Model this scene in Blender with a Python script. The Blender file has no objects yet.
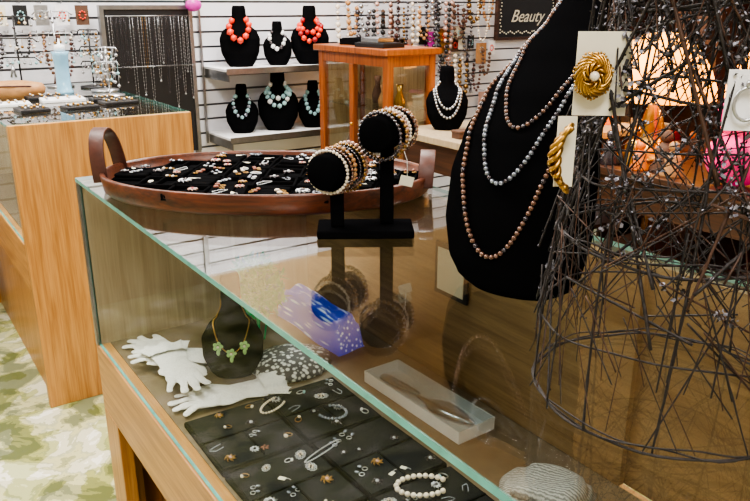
import bpy, bmesh, math, random
from mathutils import Vector, Matrix
random.seed(7)
R=random.Random(11)
C=bpy.context.scene.collection
HEAD=math.radians(-34.4)
pi=math.pi
try:
    bpy.context.scene.view_settings.look='AgX - Medium High Contrast'
except Exception: pass
# ------------------------------------------------------------ materials
def nm(name):
    m=bpy.data.materials.new(name); m.use_nodes=True
    nt=m.node_tree; b=nt.nodes['Principled BSDF']; return m,nt,b
def col(c): return (c[0],c[1],c[2],1)
def srgb(r,g,b):
    f=lambda v:((v/255)/12.92 if v/255<=.04045 else (((v/255)+.055)/1.055)**2.4)
    return (f(r),f(g),f(b))
def mat(name,c,rough=.5,metal=0,var=.12,scale=40,emit=None,es=0,sheen=0,coat=0,bump=0,spec=None):
    m,nt,b=nm(name)
    tc=nt.nodes.new('ShaderNodeTexCoord'); n=nt.nodes.new('ShaderNodeTexNoise'); n.inputs['Scale'].default_value=scale
    n.inputs['Detail'].default_value=4
    nt.links.new(tc.outputs['Object'],n.inputs['Vector'])
    r=nt.nodes.new('ShaderNodeValToRGB')
    r.color_ramp.elements[0].position=.3; r.color_ramp.elements[1].position=.7
    r.color_ramp.elements[0].color=col([x*(1-var) for x in c]); r.color_ramp.elements[1].color=col([min(1,x*(1+var)) for x in c])
    nt.links.new(n.outputs['Fac'],r.inputs['Fac']); nt.links.new(r.outputs['Color'],b.inputs['Base Color'])
    b.inputs['Roughness'].default_value=rough; b.inputs['Metallic'].default_value=metal
    if spec is not None: b.inputs['Specular IOR Level'].default_value=spec
    if emit: b.inputs['Emission Color'].default_value=col(emit); b.inputs['Emission Strength'].default_value=es
    if sheen: b.inputs['Sheen Weight'].default_value=sheen; b.inputs['Sheen Roughness'].default_value=.4
    if coat: b.inputs['Coat Weight'].default_value=coat
    if bump:
        bp=nt.nodes.new('ShaderNodeBump'); bp.inputs['Strength'].default_value=bump; bp.inputs['Distance'].default_value=.002
        nt.links.new(n.outputs['Fac'],bp.inputs['Height']); nt.links.new(bp.outputs['Normal'],b.inputs['Normal'])
    return m
def wood(name,c1,c2,axis=2,rough=.38,sc=1.0):
    m,nt,b=nm(name)
    tc=nt.nodes.new('ShaderNodeTexCoord'); mp=nt.nodes.new('ShaderNodeMapping')
    s=[26*sc,26*sc,26*sc]; s[axis]=1.6*sc
    mp.inputs['Scale'].default_value=s
    nt.links.new(tc.outputs['Object'],mp.inputs['Vector'])
    n=nt.nodes.new('ShaderNodeTexNoise'); n.inputs['Scale'].default_value=2.2; n.inputs['Detail'].default_value=8; n.inputs['Distortion'].default_value=.6
    nt.links.new(mp.outputs['Vector'],n.inputs['Vector'])
    mp2=nt.nodes.new('ShaderNodeMapping'); s2=[160*sc]*3; s2[axis]=5*sc; mp2.inputs['Scale'].default_value=s2
    nt.links.new(tc.outputs['Object'],mp2.inputs['Vector'])
    n2=nt.nodes.new('ShaderNodeTexNoise'); n2.inputs['Scale'].default_value=1.5; n2.inputs['Detail'].default_value=3
    nt.links.new(mp2.outputs['Vector'],n2.inputs['Vector'])
    mx=nt.nodes.new('ShaderNodeMath'); mx.operation='ADD'; 
    ml=nt.nodes.new('ShaderNodeMath'); ml.operation='MULTIPLY'; ml.inputs[1].default_value=.6
    nt.links.new(n2.outputs['Fac'],ml.inputs[0]); nt.links.new(n.outputs['Fac'],mx.inputs[0]); nt.links.new(ml.outputs[0],mx.inputs[1])
    r=nt.nodes.new('ShaderNodeValToRGB'); r.color_ramp.elements[0].position=.6; r.color_ramp.elements[1].position=.98
    r.color_ramp.elements[0].color=col(c2); r.color_ramp.elements[1].color=col(c1)
    nt.links.new(mx.outputs[0],r.inputs['Fac']); nt.links.new(r.outputs['Color'],b.inputs['Base Color'])
    b.inputs['Roughness'].default_value=rough
    return m
def glassmat(name,tint=(.93,.97,.95),f0=.045,k=1.0):
    m=bpy.data.materials.new(name); m.use_nodes=True; nt=m.node_tree
    for n in list(nt.nodes): nt.nodes.remove(n)
    o=nt.nodes.new('ShaderNodeOutputMaterial'); mix=nt.nodes.new('ShaderNodeMixShader')
    t=nt.nodes.new('ShaderNodeBsdfTransparent'); t.inputs['Color'].default_value=col(tint)
    g=nt.nodes.new('ShaderNodeBsdfGlossy'); g.inputs['Roughness'].default_value=0
    ge=nt.nodes.new('ShaderNodeNewGeometry'); d=nt.nodes.new('ShaderNodeVectorMath'); d.operation='DOT_PRODUCT'
    nt.links.new(ge.outputs['Incoming'],d.inputs[0]); nt.links.new(ge.outputs['Normal'],d.inputs[1])
    a=nt.nodes.new('ShaderNodeMath'); a.operation='ABSOLUTE'; nt.links.new(d.outputs['Value'],a.inputs[0])
    s=nt.nodes.new('ShaderNodeMath'); s.operation='SUBTRACT'; s.inputs[0].default_value=1; nt.links.new(a.outputs[0],s.inputs[1])
    p=nt.nodes.new('ShaderNodeMath'); p.operation='POWER'; p.inputs[1].default_value=5; nt.links.new(s.outputs[0],p.inputs[0])
    ma=nt.nodes.new('ShaderNodeMath'); ma.operation='MULTIPLY_ADD'; ma.inputs[1].default_value=k*(1-f0); ma.inputs[2].default_value=f0
    nt.links.new(p.outputs[0],ma.inputs[0]); nt.links.new(ma.outputs[0],mix.inputs['Fac'])
    nt.links.new(t.outputs[0],mix.inputs[1]); nt.links.new(g.outputs[0],mix.inputs[2]); nt.links.new(mix.outputs[0],o.inputs['Surface'])
    return m
M={}
M['oak']=wood('oak_vertical',srgb(192,142,80),srgb(156,106,54),2)
M['oaky']=wood('oak_lengthwise',srgb(190,140,78),srgb(152,104,52),1)
M['oakdk']=wood('oak_dark',srgb(130,84,42),srgb(90,56,28),2)  # deeper brown oak for the base panel and table legs
M['cab']=wood('honey_oak',srgb(160,88,40),srgb(110,54,24),2)
M['cabin']=wood('cabinet_interior',srgb(180,156,118),srgb(148,122,86),2)
M['door']=wood('tan_laminate',srgb(150,122,84),srgb(120,94,62),1,.5)
M['endlam']=wood('pale_laminate',srgb(176,158,130),srgb(154,134,106),2,.5)
M['deck']=mat('case_deck',srgb(106,90,68),.6)
M['glass']=glassmat('case_glass',(.92,.95,.94),.085,1.35)
M['glassf']=glassmat('pane_glass',(.96,.98,.97),.012,.14)
M['glassc']=glassmat('cabinet_glass',(.92,.95,.95),.09,.8)
M['edge']=mat('polished_glass_edge',srgb(92,158,148),.15,0,.2,30,emit=srgb(60,130,120),es=.15)  # weak emission brightens the teal rim, which is no lamp
M['velvet']=mat('black_velvet',(.004,.004,.0045),1,0,.05,8,spec=0)
M['blackpad']=mat('black_foam',(.006,.006,.0065),1,0,.05,8,spec=0)
M['padface']=mat('charcoal_pad',(.018,.018,.019),1,0,.05,6,spec=0)
M['trayw']=wood('walnut_tray',srgb(106,52,28),srgb(60,28,15),0,.34)
M['leather']=mat('brown_leather',srgb(72,36,26),.5,0,.25,60,bump=.4)
M['gold']=mat('gold',srgb(196,152,78),.3,1,.1)
M['agold']=mat('antique_gold',srgb(176,136,72),.34,1,.25,120)
M['oldgold']=mat('muted_gold',srgb(146,112,66),.4,1,.2)
M['silver']=mat('silver',srgb(186,188,192),.3,1,.1)
M['steel']=mat('brushed_metal',srgb(150,150,150),.35,1,.1)
M['pearl']=mat('cream_pearl',srgb(222,208,188),.22,.0,.06,coat=.6)
M['pearlp']=mat('pink_pearl',srgb(190,152,138),.25,.2,.08,coat=.6)
M['pearlm']=mat('bronze_pearl',srgb(112,82,68),.22,.5,.1,coat=.4)
M['pearls']=mat('silver_pearl',srgb(134,140,152),.2,.6,.1,coat=.4)
M['pearld']=mat('dark_pearl',srgb(60,54,60),.2,.5,.15,coat=.6)
M['coral']=mat('coral_red',srgb(226,60,34),.35,0,.15,coat=.3)
M['mcoral']=mat('muted_coral',srgb(150,92,74),.4,0,.25)
M['turq']=mat('turquoise',srgb(150,190,196),.35,0,.2,coat=.3)
M['white']=mat('white_plastic',srgb(228,228,230),.5,0,.04)
M['card']=mat('card_stock',srgb(216,210,190),.7,0,.04)
M['lace']=mat('white_lace',srgb(222,220,214),.95,0,.16,320,bump=.5)
M['green']=mat('green_tinsel',srgb(12,120,74),.3,0.2,.5,60,emit=srgb(8,120,66),es=.5)  # emission added so the leaves show in the dim case
M['tealb']=mat('blue_green_tinsel',srgb(20,110,120),.3,0.2,.5,60,emit=srgb(14,100,110),es=.35)  # same added glow on the bluer leaves
M['lime']=mat('pale_green_enamel',srgb(156,196,130),.4,0,.15)
M['pink']=mat('hot_pink',srgb(244,40,130),.6,0,.15,emit=srgb(244,40,130),es=.2)  # slight emission lifts the pink, though nothing made of it is a lamp
M['purple']=mat('purple_foil',srgb(190,50,160),.3,0,.2)
M['red']=mat('deep_red',srgb(160,30,36),.4)
M['orange']=mat('burnt_orange',srgb(226,120,44),.5)
M['amber']=mat('amber_lampshade',srgb(250,170,80),.5,0,.45,16,emit=srgb(255,160,52),es=5.5)
M['tan']=mat('tan_leather',srgb(170,124,78),.5,0,.15)
M['black']=mat('black_plastic',(.006,.006,.007),.45)
M['brownfab']=mat('brown_fabric',srgb(84,58,42),.8)
M['groove_shade']=mat('slat_groove_shade',srgb(100,100,106),.6)  # occlusion shade inside the slat recesses, set as a darker grey
M['slat']=mat('slat_white',srgb(220,220,226),.45,0,.03,3)
M['upper']=mat('brown_upper_wall',srgb(182,154,114),.7,0,.1,2)
M['ceil']=mat('tan_ceiling',srgb(192,166,126),.8,0,.08,2)
M['plain']=mat('plain_wall',srgb(196,190,178),.7,0,.05,2)
M['bluegl']=mat('blue_glass',srgb(130,176,200),.1,0,.2,10,coat=.5,emit=srgb(120,170,200),es=.2)  # weak bluish glow put into the glass colour itself
M['led']=mat('light_diffuser',(1,1,1),.5,emit=(1,.97,.92),es=6)
M['dkwood']=wood('dark_wood',srgb(76,46,30),srgb(42,24,16),1)
M['wire']=mat('dark_wire',srgb(32,26,25),.6,.1,.6,160,bump=1)
M['wirec']=mat('copper_wire',srgb(70,50,40),.5,.4,.4,100)
M['flake']=mat('grey_leaf',srgb(134,133,144),.45,.3,.6,150)
def tex_voronoi(name,ca,cb,scale,p0=.3,p1=.5,rough=.6,es=0,stretch=(1,1,1)):
    m,nt,b=nm(name); tc=nt.nodes.new('ShaderNodeTexCoord'); mp=nt.nodes.new('ShaderNodeMapping'); mp.inputs['Scale'].default_value=stretch
    v=nt.nodes.new('ShaderNodeTexVoronoi'); v.inputs['Scale'].default_value=scale
    nt.links.new(tc.outputs['Object'],mp.inputs['Vector']); nt.links.new(mp.outputs['Vector'],v.inputs['Vector']); r=nt.nodes.new('ShaderNodeValToRGB')
    r.color_ramp.elements[0].color=col(ca); r.color_ramp.elements[1].color=col(cb); r.color_ramp.elements[0].position=p0; r.color_ramp.elements[1].position=p1
    nt.links.new(v.outputs['Distance'],r.inputs['Fac']); nt.links.new(r.outputs['Color'],b.inputs['Base Color']); b.inputs['Roughness'].default_value=rough
    if es: nt.links.new(r.outputs['Color'],b.inputs['Emission Color']); b.inputs['Emission Strength'].default_value=es
    return m
M['doily']=tex_voronoi('beaded_lace_pattern',srgb(214,214,210),srgb(70,66,64),95)
M['blue']=tex_voronoi('blue_sequins',srgb(210,228,255),srgb(14,60,200),95,.14,.38,.35,.28,stretch=(1,.12,1))  # slight emission keeps the blue vivid; the purse is no light source
def stripemat():
    m,nt,b=nm('ribbed_grey_cloth'); tc=nt.nodes.new('ShaderNodeTexCoord'); v=nt.nodes.new('ShaderNodeTexWave'); v.inputs['Scale'].default_value=55; v.inputs['Distortion'].default_value=4; v.inputs['Detail'].default_value=3; v.inputs['Detail Scale'].default_value=3
    nt.links.new(tc.outputs['Object'],v.inputs['Vector']); r=nt.nodes.new('ShaderNodeValToRGB')
    r.color_ramp.elements[0].color=col(srgb(128,126,122)); r.color_ramp.elements[1].color=col(srgb(190,188,182)); r.color_ramp.elements[0].position=.1; r.color_ramp.elements[1].position=.9
    nt.links.new(v.outputs['Fac'],r.inputs['Fac']); nt.links.new(r.outputs['Color'],b.inputs['Base Color']); b.inputs['Roughness'].default_value=.95; return m
M['stripe']=stripemat()
def floormat():
    m,nt,b=nm('mottled_floor')
    tc=nt.nodes.new('ShaderNodeTexCoord')
    n=nt.nodes.new('ShaderNodeTexNoise'); n.inputs['Scale'].default_value=5.2; n.inputs['Detail'].default_value=9; n.inputs['Roughness'].default_value=.55; n.inputs['Distortion'].default_value=.5
    n2=nt.nodes.new('ShaderNodeTexNoise'); n2.inputs['Scale'].default_value=6.5; n2.inputs['Detail'].default_value=8; n2.inputs['Roughness'].default_value=.5; n2.inputs['Distortion'].default_value=.4
    nt.links.new(tc.outputs['Object'],n.inputs['Vector']); nt.links.new(tc.outputs['Object'],n2.inputs['Vector'])
    r=nt.nodes.new('ShaderNodeValToRGB'); cr=r.color_ramp; cr.interpolation='CONSTANT'
    cr.elements[0].position=0; cr.elements[0].color=col(srgb(112,118,86))
    cr.elements[1].position=.59; cr.elements[1].color=col(srgb(220,218,204))
    for p,c in ((.42,(146,148,108)),(.46,(182,180,136)),(.50,(164,166,134)),(.525,(198,196,170))): e=cr.elements.new(p); e.color=col(srgb(*c))
    nt.links.new(n.outputs['Fac'],r.inputs['Fac'])
    r2=nt.nodes.new('ShaderNodeValToRGB'); r2.color_ramp.elements[0].color=col(srgb(198,206,150)); r2.color_ramp.elements[1].color=(1,1,1,1)
    r2.color_ramp.elements[0].position=.47; r2.color_ramp.elements[1].position=.48
    nt.links.new(n2.outputs['Fac'],r2.inputs['Fac'])
    mx=nt.nodes.new('ShaderNodeMixRGB'); mx.blend_type='MULTIPLY'; mx.inputs[0].default_value=.8
    nt.links.new(r.outputs['Color'],mx.inputs[1]); nt.links.new(r2.outputs['Color'],mx.inputs[2]); nt.links.new(mx.outputs[0],b.inputs['Base Color'])
    b.inputs['Roughness'].default_value=.3
    return m
M['floor']=floormat()
# ------------------------------------------------------------ helpers
_ball={}
for s in (1,2,3):
    t=bmesh.new(); bmesh.ops.create_icosphere(t,subdivisions=s,radius=1)
    t.verts.ensure_lookup_table()
    _ball[s]=([v.co.copy() for v in t.verts],[[v.index for v in f.verts] for f in t.faces]); t.free()
def ball(bm,c,r,sub=1,mi=0,sc=(1,1,1),rot=None):
    vs,fs=_ball[sub]; out=[]
    for v in vs:
        p=Vector((v.x*r*sc[0],v.y*r*sc[1],v.z*r*sc[2]))
        if rot is not None: p=rot@p
        out.append(bm.verts.new(p+Vector(c)))
    for f in fs:
        q=bm.faces.new([out[i] for i in f]); q.material_index=mi; q.smooth=True
def box(bm,x0,x1,y0,y1,z0,z1,mi=0):
    P=[(x0,y0,z0),(x1,y0,z0),(x1,y1,z0),(x0,y1,z0),(x0,y0,z1),(x1,y0,z1),(x1,y1,z1),(x0,y1,z1)]
    vs=[bm.verts.new(p) for p in P]
    for f in [(0,3,2,1),(4,5,6,7),(0,1,5,4),(1,2,6,5),(2,3,7,6),(3,0,4,7)]:
        q=bm.faces.new([vs[i] for i in f]); q.material_index=mi
def rings(bm,rs,mi=0,capa=True,capb=True,closedloop=False,smooth=True):
    V=[[bm.verts.new(p) for p in r] for r in rs]
    n=len(V[0]); k=len(V)
    for i in range(k if closedloop else k-1):
        a=V[i]; b=V[(i+1)%k]
        for j in range(n):
            f=bm.faces.new([a[j],a[(j+1)%n],b[(j+1)%n],b[j]]); f.material_index=mi; f.smooth=smooth
    if not closedloop:
        if capa: f=bm.faces.new(list(reversed(V[0]))); f.material_index=mi
        if capb: f=bm.faces.new(V[-1]); f.material_index=mi
def tube(bm,pts,r,seg=6,closed=False,mi=0):
    pts=[Vector(p) for p in pts]; n=len(pts); rs=[]
    prev=None
    for i in range(n):
        if closed: t=pts[(i+1)%n]-pts[i-1]
        else: t=pts[min(i+1,n-1)]-pts[max(i-1,0)]
        if t.length<1e-9: t=Vector((0,0,1))
        t.normalize()
        if prev is None:
            a=Vector((0,0,1)) if abs(t.z)<.9 else Vector((1,0,0))
        else: a=prev
        nx=a-t*a.dot(t)
        if nx.length<1e-6: nx=t.orthogonal()
        nx.normalize(); prev=nx; ny=t.cross(nx)
        rr=r[i] if isinstance(r,(list,tuple)) else r
        rs.append([pts[i]+nx*math.cos(2*pi*j/seg)*rr+ny*math.sin(2*pi*j/seg)*rr for j in range(seg)])
    rings(bm,rs,mi,closedloop=closed)
def lathe(bm,prof,seg=24,mi=0,org=(0,0,0),sx=1,sy=1):
    rs=[[Vector((max(r,1e-5)*sx*math.cos(2*pi*j/seg)+org[0],max(r,1e-5)*sy*math.sin(2*pi*j/seg)+org[1],z+org[2])) for j in range(seg)] for r,z in prof]
    rings(bm,rs,mi)
def resample(pts,step):
    pts=[Vector(p) for p in pts]; out=[pts[0]]; acc=0
    for i in range(len(pts)-1):
        a,b=pts[i],pts[i+1]; L=(b-a).length
        if L<1e-9: continue
        pos=step-acc
        while pos<=L:
            out.append(a.lerp(b,pos/L)); pos+=step
        acc=L-(pos-step)
    return out
def link(o,parent=None,loc=(0,0,0),rot=(0,0,0)):
    C.objects.link(o); o.location=loc; o.rotation_euler=rot
    if parent: o.parent=parent
    return o
def tag(o,label=None,cat=None,group=None,kind=None):
    if label: o['label']=label
    if cat: o['category']=cat
    if group: o['group']=group
    if kind: o['kind']=kind
def mk(name,bm,mats,parent=None,loc=(0,0,0),rot=(0,0,0),bevel=0,label=None,cat=None,group=None,kind=None):
    bmesh.ops.recalc_face_normals(bm,faces=bm.faces)
    me=bpy.data.meshes.new(name); bm.to_mesh(me); bm.free()
    for m in (mats if isinstance(mats,(list,tuple)) else [mats]): me.materials.append(M[m] if isinstance(m,str) else m)
    o=bpy.data.objects.new(name,me); link(o,parent,loc,rot)
    if bevel:
        b=o.modifiers.new('b','BEVEL'); b.width=bevel; b.segments=2; b.limit_method='ANGLE'
    tag(o,label,cat,group,kind)
    return o
def empty(name,loc,rot=(0,0,0),label=None,cat=None,group=None):
    o=bpy.data.objects.new(name,None); o.empty_display_size=.05; link(o,None,loc,rot); tag(o,label,cat,group); return o
def bx(name,x0,x1,y0,y1,z0,z1,m,parent=None,bevel=0,loc=(0,0,0),rot=(0,0,0),**k):
    bm=bmesh.new(); box(bm,x0,x1,y0,y1,z0,z1); return mk(name,bm,m,parent,loc,rot,bevel,**k)
def clone(o,loc,rot=None,scale=None,label=None,parent=None,group=None):
    c=o.copy(); C.objects.link(c)
    if parent is None:
        c.location=loc
        if rot is not None: c.rotation_euler=rot
        if scale: c.scale=(scale,)*3
        if label: c['label']=label
        if group: c['group']=group
    else: c.parent=parent
    for ch in [x for x in bpy.data.objects if x.parent==o]: clone(ch,None,parent=c)
    return c
# ------------------------------------------------------------ room
XR=4.5; YB=3.9; XL=-2.4; YF=-1.6; ZC=2.95
bx('floor',XL,XR,YF,YB,-.05,0,'floor',kind='structure')
bx('ceiling',XL-.1,XR+.1,YF-.1,YB+.1,ZC,ZC+.05,'ceil',kind='structure')
def slat(length,axis,ztop=2.13):
    bm=bmesh.new(); p=.0762; z=0
    pr=[]
    while z<ztop:
        pr+=[(0.014,z,1),(0.014,z+.011,1),(0,z+.011,0),(0,z+p,0)]; z+=p
    pr.append((0,ZC,2))
    prev=None
    for i,(d,zz,c) in enumerate(pr):
        if axis=='x': a=bm.verts.new((0,d,zz)); b=bm.verts.new((length,d,zz))
        else: a=bm.verts.new((d,0,zz)); b=bm.verts.new((d,length,zz))
        if prev:
            f=bm.faces.new([prev[0],prev[1],b,a])
            pm=pr[i-1]
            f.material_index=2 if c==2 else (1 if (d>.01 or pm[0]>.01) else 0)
        prev=(a,b)
    if axis=='x': box(bm,0,length,.03,.08,0,ZC,2)
    else: box(bm,.03,.08,0,length,0,ZC,2)
    return bm
mk('wall_back',slat(XR-XL,'x'),['slat','groove_shade','upper'],loc=(XL,YB,0),kind='structure')
mk('wall_right',slat(YB-YF,'y'),['slat','groove_shade','upper'],loc=(XR,YF,0),kind='structure')
bx('wall_left',XL-.08,XL,YF,YB,0,ZC,'plain',kind='structure')
bx('wall_front',XL,XR,YF-.08,YF,0,ZC,'plain',kind='structure')
bx('trim_1',1.475,1.50,YB-.02,YB+.02,0,2.13,'steel',kind='structure')
def ceil_light(x,y,sx,sy,power):
    e=empty('ceiling_light',(x,y,ZC),label='white recessed ceiling light panel with bright diffuser',cat='ceiling light',group='ceiling light panels')
    bm=bmesh.new(); box(bm,-sx/2-.03,sx/2+.03,-sy/2-.03,sy/2+.03,-.03,0); mk('housing',bm,'white',e)
    bm=bmesh.new(); box(bm,-sx/2,sx/2,-sy/2,sy/2,-.034,-.0305); mk('diffuser',bm,'led',e)
    l=bpy.data.lights.new('lamp_light','AREA'); l.shape='RECTANGLE'; l.size=sx; l.size_y=sy; l.energy=power; l.color=(1,.97,.92)
    o=bpy.data.objects.new('lamp_light',l); link(o,None,(x,y,ZC-.05)); 
ceil_light(1.75,2.85,.6,1.2,92)
ceil_light(.0,1.9,.6,1.2,76)
ceil_light(2.2,1.0,.6,1.2,44)
ceil_light(-.3,-.6,1.2,.6,60)
ceil_light(-.6,3.2,.6,.8,54)
e=empty('reflected_cupboard',(-1.5,3.42,0),label='unseen brown cupboard added for its reflection in case glass',cat='cupboard')  # out of view, added so the front glass reflects brown instead of slats
bx('cupboard_body',0,1.7,.02,.46,0,1.0,'door',e,bevel=.003)
for k in range(3): bx('cupboard_door',.02+.56*k,.56+.56*k,0,.019,.06,.94,'door',e,bevel=.003)
# ------------------------------------------------------------ display cases
def display_case(loc,L,near_panel,label,W=.6):
    e=empty('display_case',loc,label=label,cat='display case',group='glass-topped shop display cases')
    bm=bmesh.new(); box(bm,0,W,0,L,.992,1.0)
    o=mk('glass_top',bm,['glass','edge'],e)
    for p in o.data.polygons:
        if abs(p.normal.z)<.5: p.material_index=1
    bm=bmesh.new(); box(bm,.004,.010,.012,L-.012,.602,.992)
    o=mk('front_glass',bm,['glassf','edge'],e)
    for p in o.data.polygons:
        if abs(p.normal.x)<.5: p.material_index=1
    bx('corner_strip',0,.006,L-.014,L,.60,.991,'steel',e)
    bx('end_panel',.007,W-.02,L-.012,L,.60,.991,'endlam',e)
    if near_panel: bx('end_panel',.0,W,-.02,.012,0,.999,'oak',e,bevel=.002)
    else: bx('end_panel',.011,W-.02,0,.011,.6,.991,'glassf',e)
    bx('sliding_door',W-.02,W-.008,.012,L*.52,.602,.99,'door',e)
    bx('sliding_door',W-.033,W-.0205,L*.5,L-.013,.602,.99,'door',e)
    bx('deck',.03,W-.03,.012,L-.012,.585,.60,'deck',e)
    bx('bottom_rail',0,.03,.013,L,.43,.60,'oaky',e,bevel=.002)
    bx('corner_post',0,.03,L-.11,L,0,.429,'oak',e,bevel=.002)
    if not near_panel:
        bx('corner_post',0,.03,0,.11,0,.429,'oak',e,bevel=.002)
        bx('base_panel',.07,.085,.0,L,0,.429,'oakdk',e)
    else:
        bx('base_panel',.022,.029,.013,L-.111,0,.429,'oak',e)
    bx('end_panel',.031,W,L-.012,L,0,.599,'oak',e)
    bx('back_panel',W-.012,W,.012,L-.013,0,.584,'oak',e)
    return e
case=display_case((.358,-.42,0),2.11,False,'long glass-topped oak display case holding jewellery pads and gloves')
display_case((.365,2.59,0),1.27,True,'oak display case with glass top and plain wooden end panel')
# ------------------------------------------------------------ busts & necklaces
class Sec:
    def __init__(s,rows): s.r=rows
    def at(s,z):
        r=s.r
        if z<=r[0][0]: return r[0][1:]
        for i in range(len(r)-1):
            if z<=r[i+1][0]:
                t=(z-r[i][0])/(r[i+1][0]-r[i][0]); t2=t*t*(3-2*t)*.4+t*.6
                return [r[i][k]*(1-t2)+r[i+1][k]*t2 for k in range(1,5)]
        return r[-1][1:]
    def front(s,x,z):
        A,Bf,Bb,o=s.at(z); q=max(0,1-(x/A)**2)
        return o-Bf*math.sqrt(q)
    def mesh(s,bm,n=28,k=40):
        z0=s.r[0][0]; z1=s.r[-1][0]; rs=[]
        for i in range(k+1):
            z=z0+(z1-z0)*i/k; A,Bf,Bb,o=s.at(z)
            rs.append([Vector((A*math.cos(2*pi*j/n),o+(Bb if math.sin(2*pi*j/n)>0 else Bf)*math.sin(2*pi*j/n),z)) for j in range(n)])
        rings(bm,rs)
def strand(sec,zt,zb,W,off,pw=1.0,n=80,cx=0):
    pts=[]
    for i in range(n+1):
        s=-1+2*i/n
        z=zb+(zt-zb)*(1-math.cos(pi*abs(s)**pw/2))
        x=W*math.sin(pi*s/2)+cx*(zt-z)/(zt-zb)
        A=sec.at(z)[0]; x=max(-A*.97,min(A*.97,x))
        pts.append(Vector((x,sec.front(x,z)-off,z)))
    A,Bf,Bb,o=sec.at(zt); xe=pts[-1].x
    for i in range(1,16):
        a=pi*i/16; pts.append(Vector((xe*math.cos(a),o+(Bb+off)*math.sin(a),zt+.004)))
    return pts
def necklace(name,pts,r,mats,pat,loc,rot,label,sub=2,cord='wire',step=None,group=None,jit=0):
    e=empty(name,loc,rot,label,'necklace',group)
    bm=bmesh.new(); c=resample(pts,step or r*2.05)
    for i,p in enumerate(c):
        rr=r*(1+jit*(R.random()-.5)) ; ball(bm,p,rr,sub,pat(i,len(c)))
    mk('bead_strand',bm,mats,e)
    bm=bmesh.new(); tube(bm,[p for p in c],r*.2,4); mk('cord',bm,cord,e)
    return e
small=Sec([(0,.055,.035,.035,0),(.02,.07,.04,.04,0),(.07,.092,.048,.045,.0),(.13,.098,.046,.042,.008),(.165,.085,.036,.036,.018),(.19,.055,.03,.03,.026),(.21,.036,.028,.028,.03),(.27,.033,.027,.027,.036),(.285,.028,.022,.022,.037)])
def bust(loc,rot,s=1,label='black velvet necklace bust',group=None):
    bm=bmesh.new(); small.mesh(bm,24,30)
    for v in bm.verts: v.co*=s
    return mk('necklace_bust',bm,'velvet',None,loc,rot,label=label,cat='jewelry bust',group=group)
def scaled(pts,s): return [p*s for p in pts]
SH=(1.55,2.36); 
for z in (1.05,.70):
    e=empty('display_shelf',(SH[0],YB-.31,z-.012),label='white shop shelf on brackets against the slatted wall',cat='shelf',group='white display shelves')
    bx('shelf_board',0,SH[1]-SH[0],0,.31,0,.012,'white',e,bevel=.001)
    bx('front_lip',0,SH[1]-SH[0],-.004,0,-.014,.016,'steel',e)
    bx('upright',-.012,-.002,.29,.302,-.05,.30,'steel',e)
    for x in (.01,SH[1]-SH[0]-.015): bx('bracket',x,x+.004,.0,.31,-.05,-.001,'steel',e)
rb=HEAD*.8
gb='necklace busts on the white shelves'
def shelfbust(x,y,z,s,nm_,mats,pat,r,strs,label,rz=rb,jit=.25):
    bust((x,y,z),(0,0,rz),s,'black velvet bust wearing '+nm_,gb)
    for (zt,zb,W) in strs:
        necklace('necklace',scaled(strand(small,zt,zb,W,r/s),s),r,mats,pat,(x,y,z),(0,0,rz),label,1,jit=jit,group='statement necklaces on busts')
shelfbust(1.70,3.74,1.05,1.08,'a chunky coral red necklace',['coral'],lambda i,n:0,.019,[(.215,.125,.05)],'chunky coral red bead necklace on black bust')
shelfbust(1.91,3.72,1.05,.80,'a white and black necklace',['white','pearld'],lambda i,n:i%3==0,.012,[(.215,.11,.055)],'white and black bead necklace on black bust')
shelfbust(2.10,3.70,1.05,1.08,'a layered red orange necklace',['coral','red'],lambda i,n:i%3==0,.016,[(.215,.115,.06),(.212,.155,.05)],'layered red orange bead necklace on black bust')
shelfbust(1.69,3.74,.70,.9,'a turquoise and silver necklace',['turq','pearls'],lambda i,n:i%2,.012,[(.215,.10,.05)],'turquoise and silver bead necklace on bust')
shelfbust(1.90,3.72,.70,1.15,'a layered pale turquoise necklace',['turq','white'],lambda i,n:i%4==0,.015,[(.215,.12,.06),(.212,.155,.05)],'layered pale turquoise bead necklace on bust')
shelfbust(2.11,3.70,.70,.9,'a pale blue necklace',['turq'],lambda i,n:0,.013,[(.215,.09,.05)],'pale blue bead necklace on black bust')
# ------------------------------------------------------------ necklace board on back wall
e=empty('necklace_board',(1.03,3.80,.62),label='black necklace display board in grey frame beside the case',cat='display board')
bx('backing',0,.42,.0,.02,0,.72,'black',e)
for n_,a in (('frame_side',(-.02,0)),('frame_side',(.42,.44))): bx(n_,a[0],a[1],-.008,.03,0,.74,'steel',e)
bx('frame_top',0,.42,-.008,.03,.72,.74,'steel',e)
for zz in (.69,.45):
    bm=bmesh.new(); tube(bm,[(.0,-.03,zz),(.42,-.03,zz)],.003,6); mk('rod',bm,'steel',e)
for k in range(20):
    x=1.045+.39*k/19; L=R.uniform(.25,.46)*(1 if k%2 else .75)
    pts=[]
    for i in range(30):
        s=-1+2*i/29; pts.append((x+.007*math.sin(s*pi/2) ,3.766,1.305-L*(1-abs(s)**3)))
    c=[['silver'],['pearl'],['oldgold'],['pearld'],['turq']][R.choice([0,0,3,2,3,0,3,3])]
    e2=empty('chain_necklace',(0,0,0),label='fine chain necklace hanging from the black board',cat='necklace',group='chains hanging on the board')
    bm=bmesh.new()
    for p in resample(pts,.018): ball(bm,p,.0024,1)
    ball(bm,(x,3.766,1.305-L-.006),.0055,1)
    o=mk('beads',bm,c,e2); 
    bm=bmesh.new(); tube(bm,pts,.0007,4); mk('chain',bm,c,e2)
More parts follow.
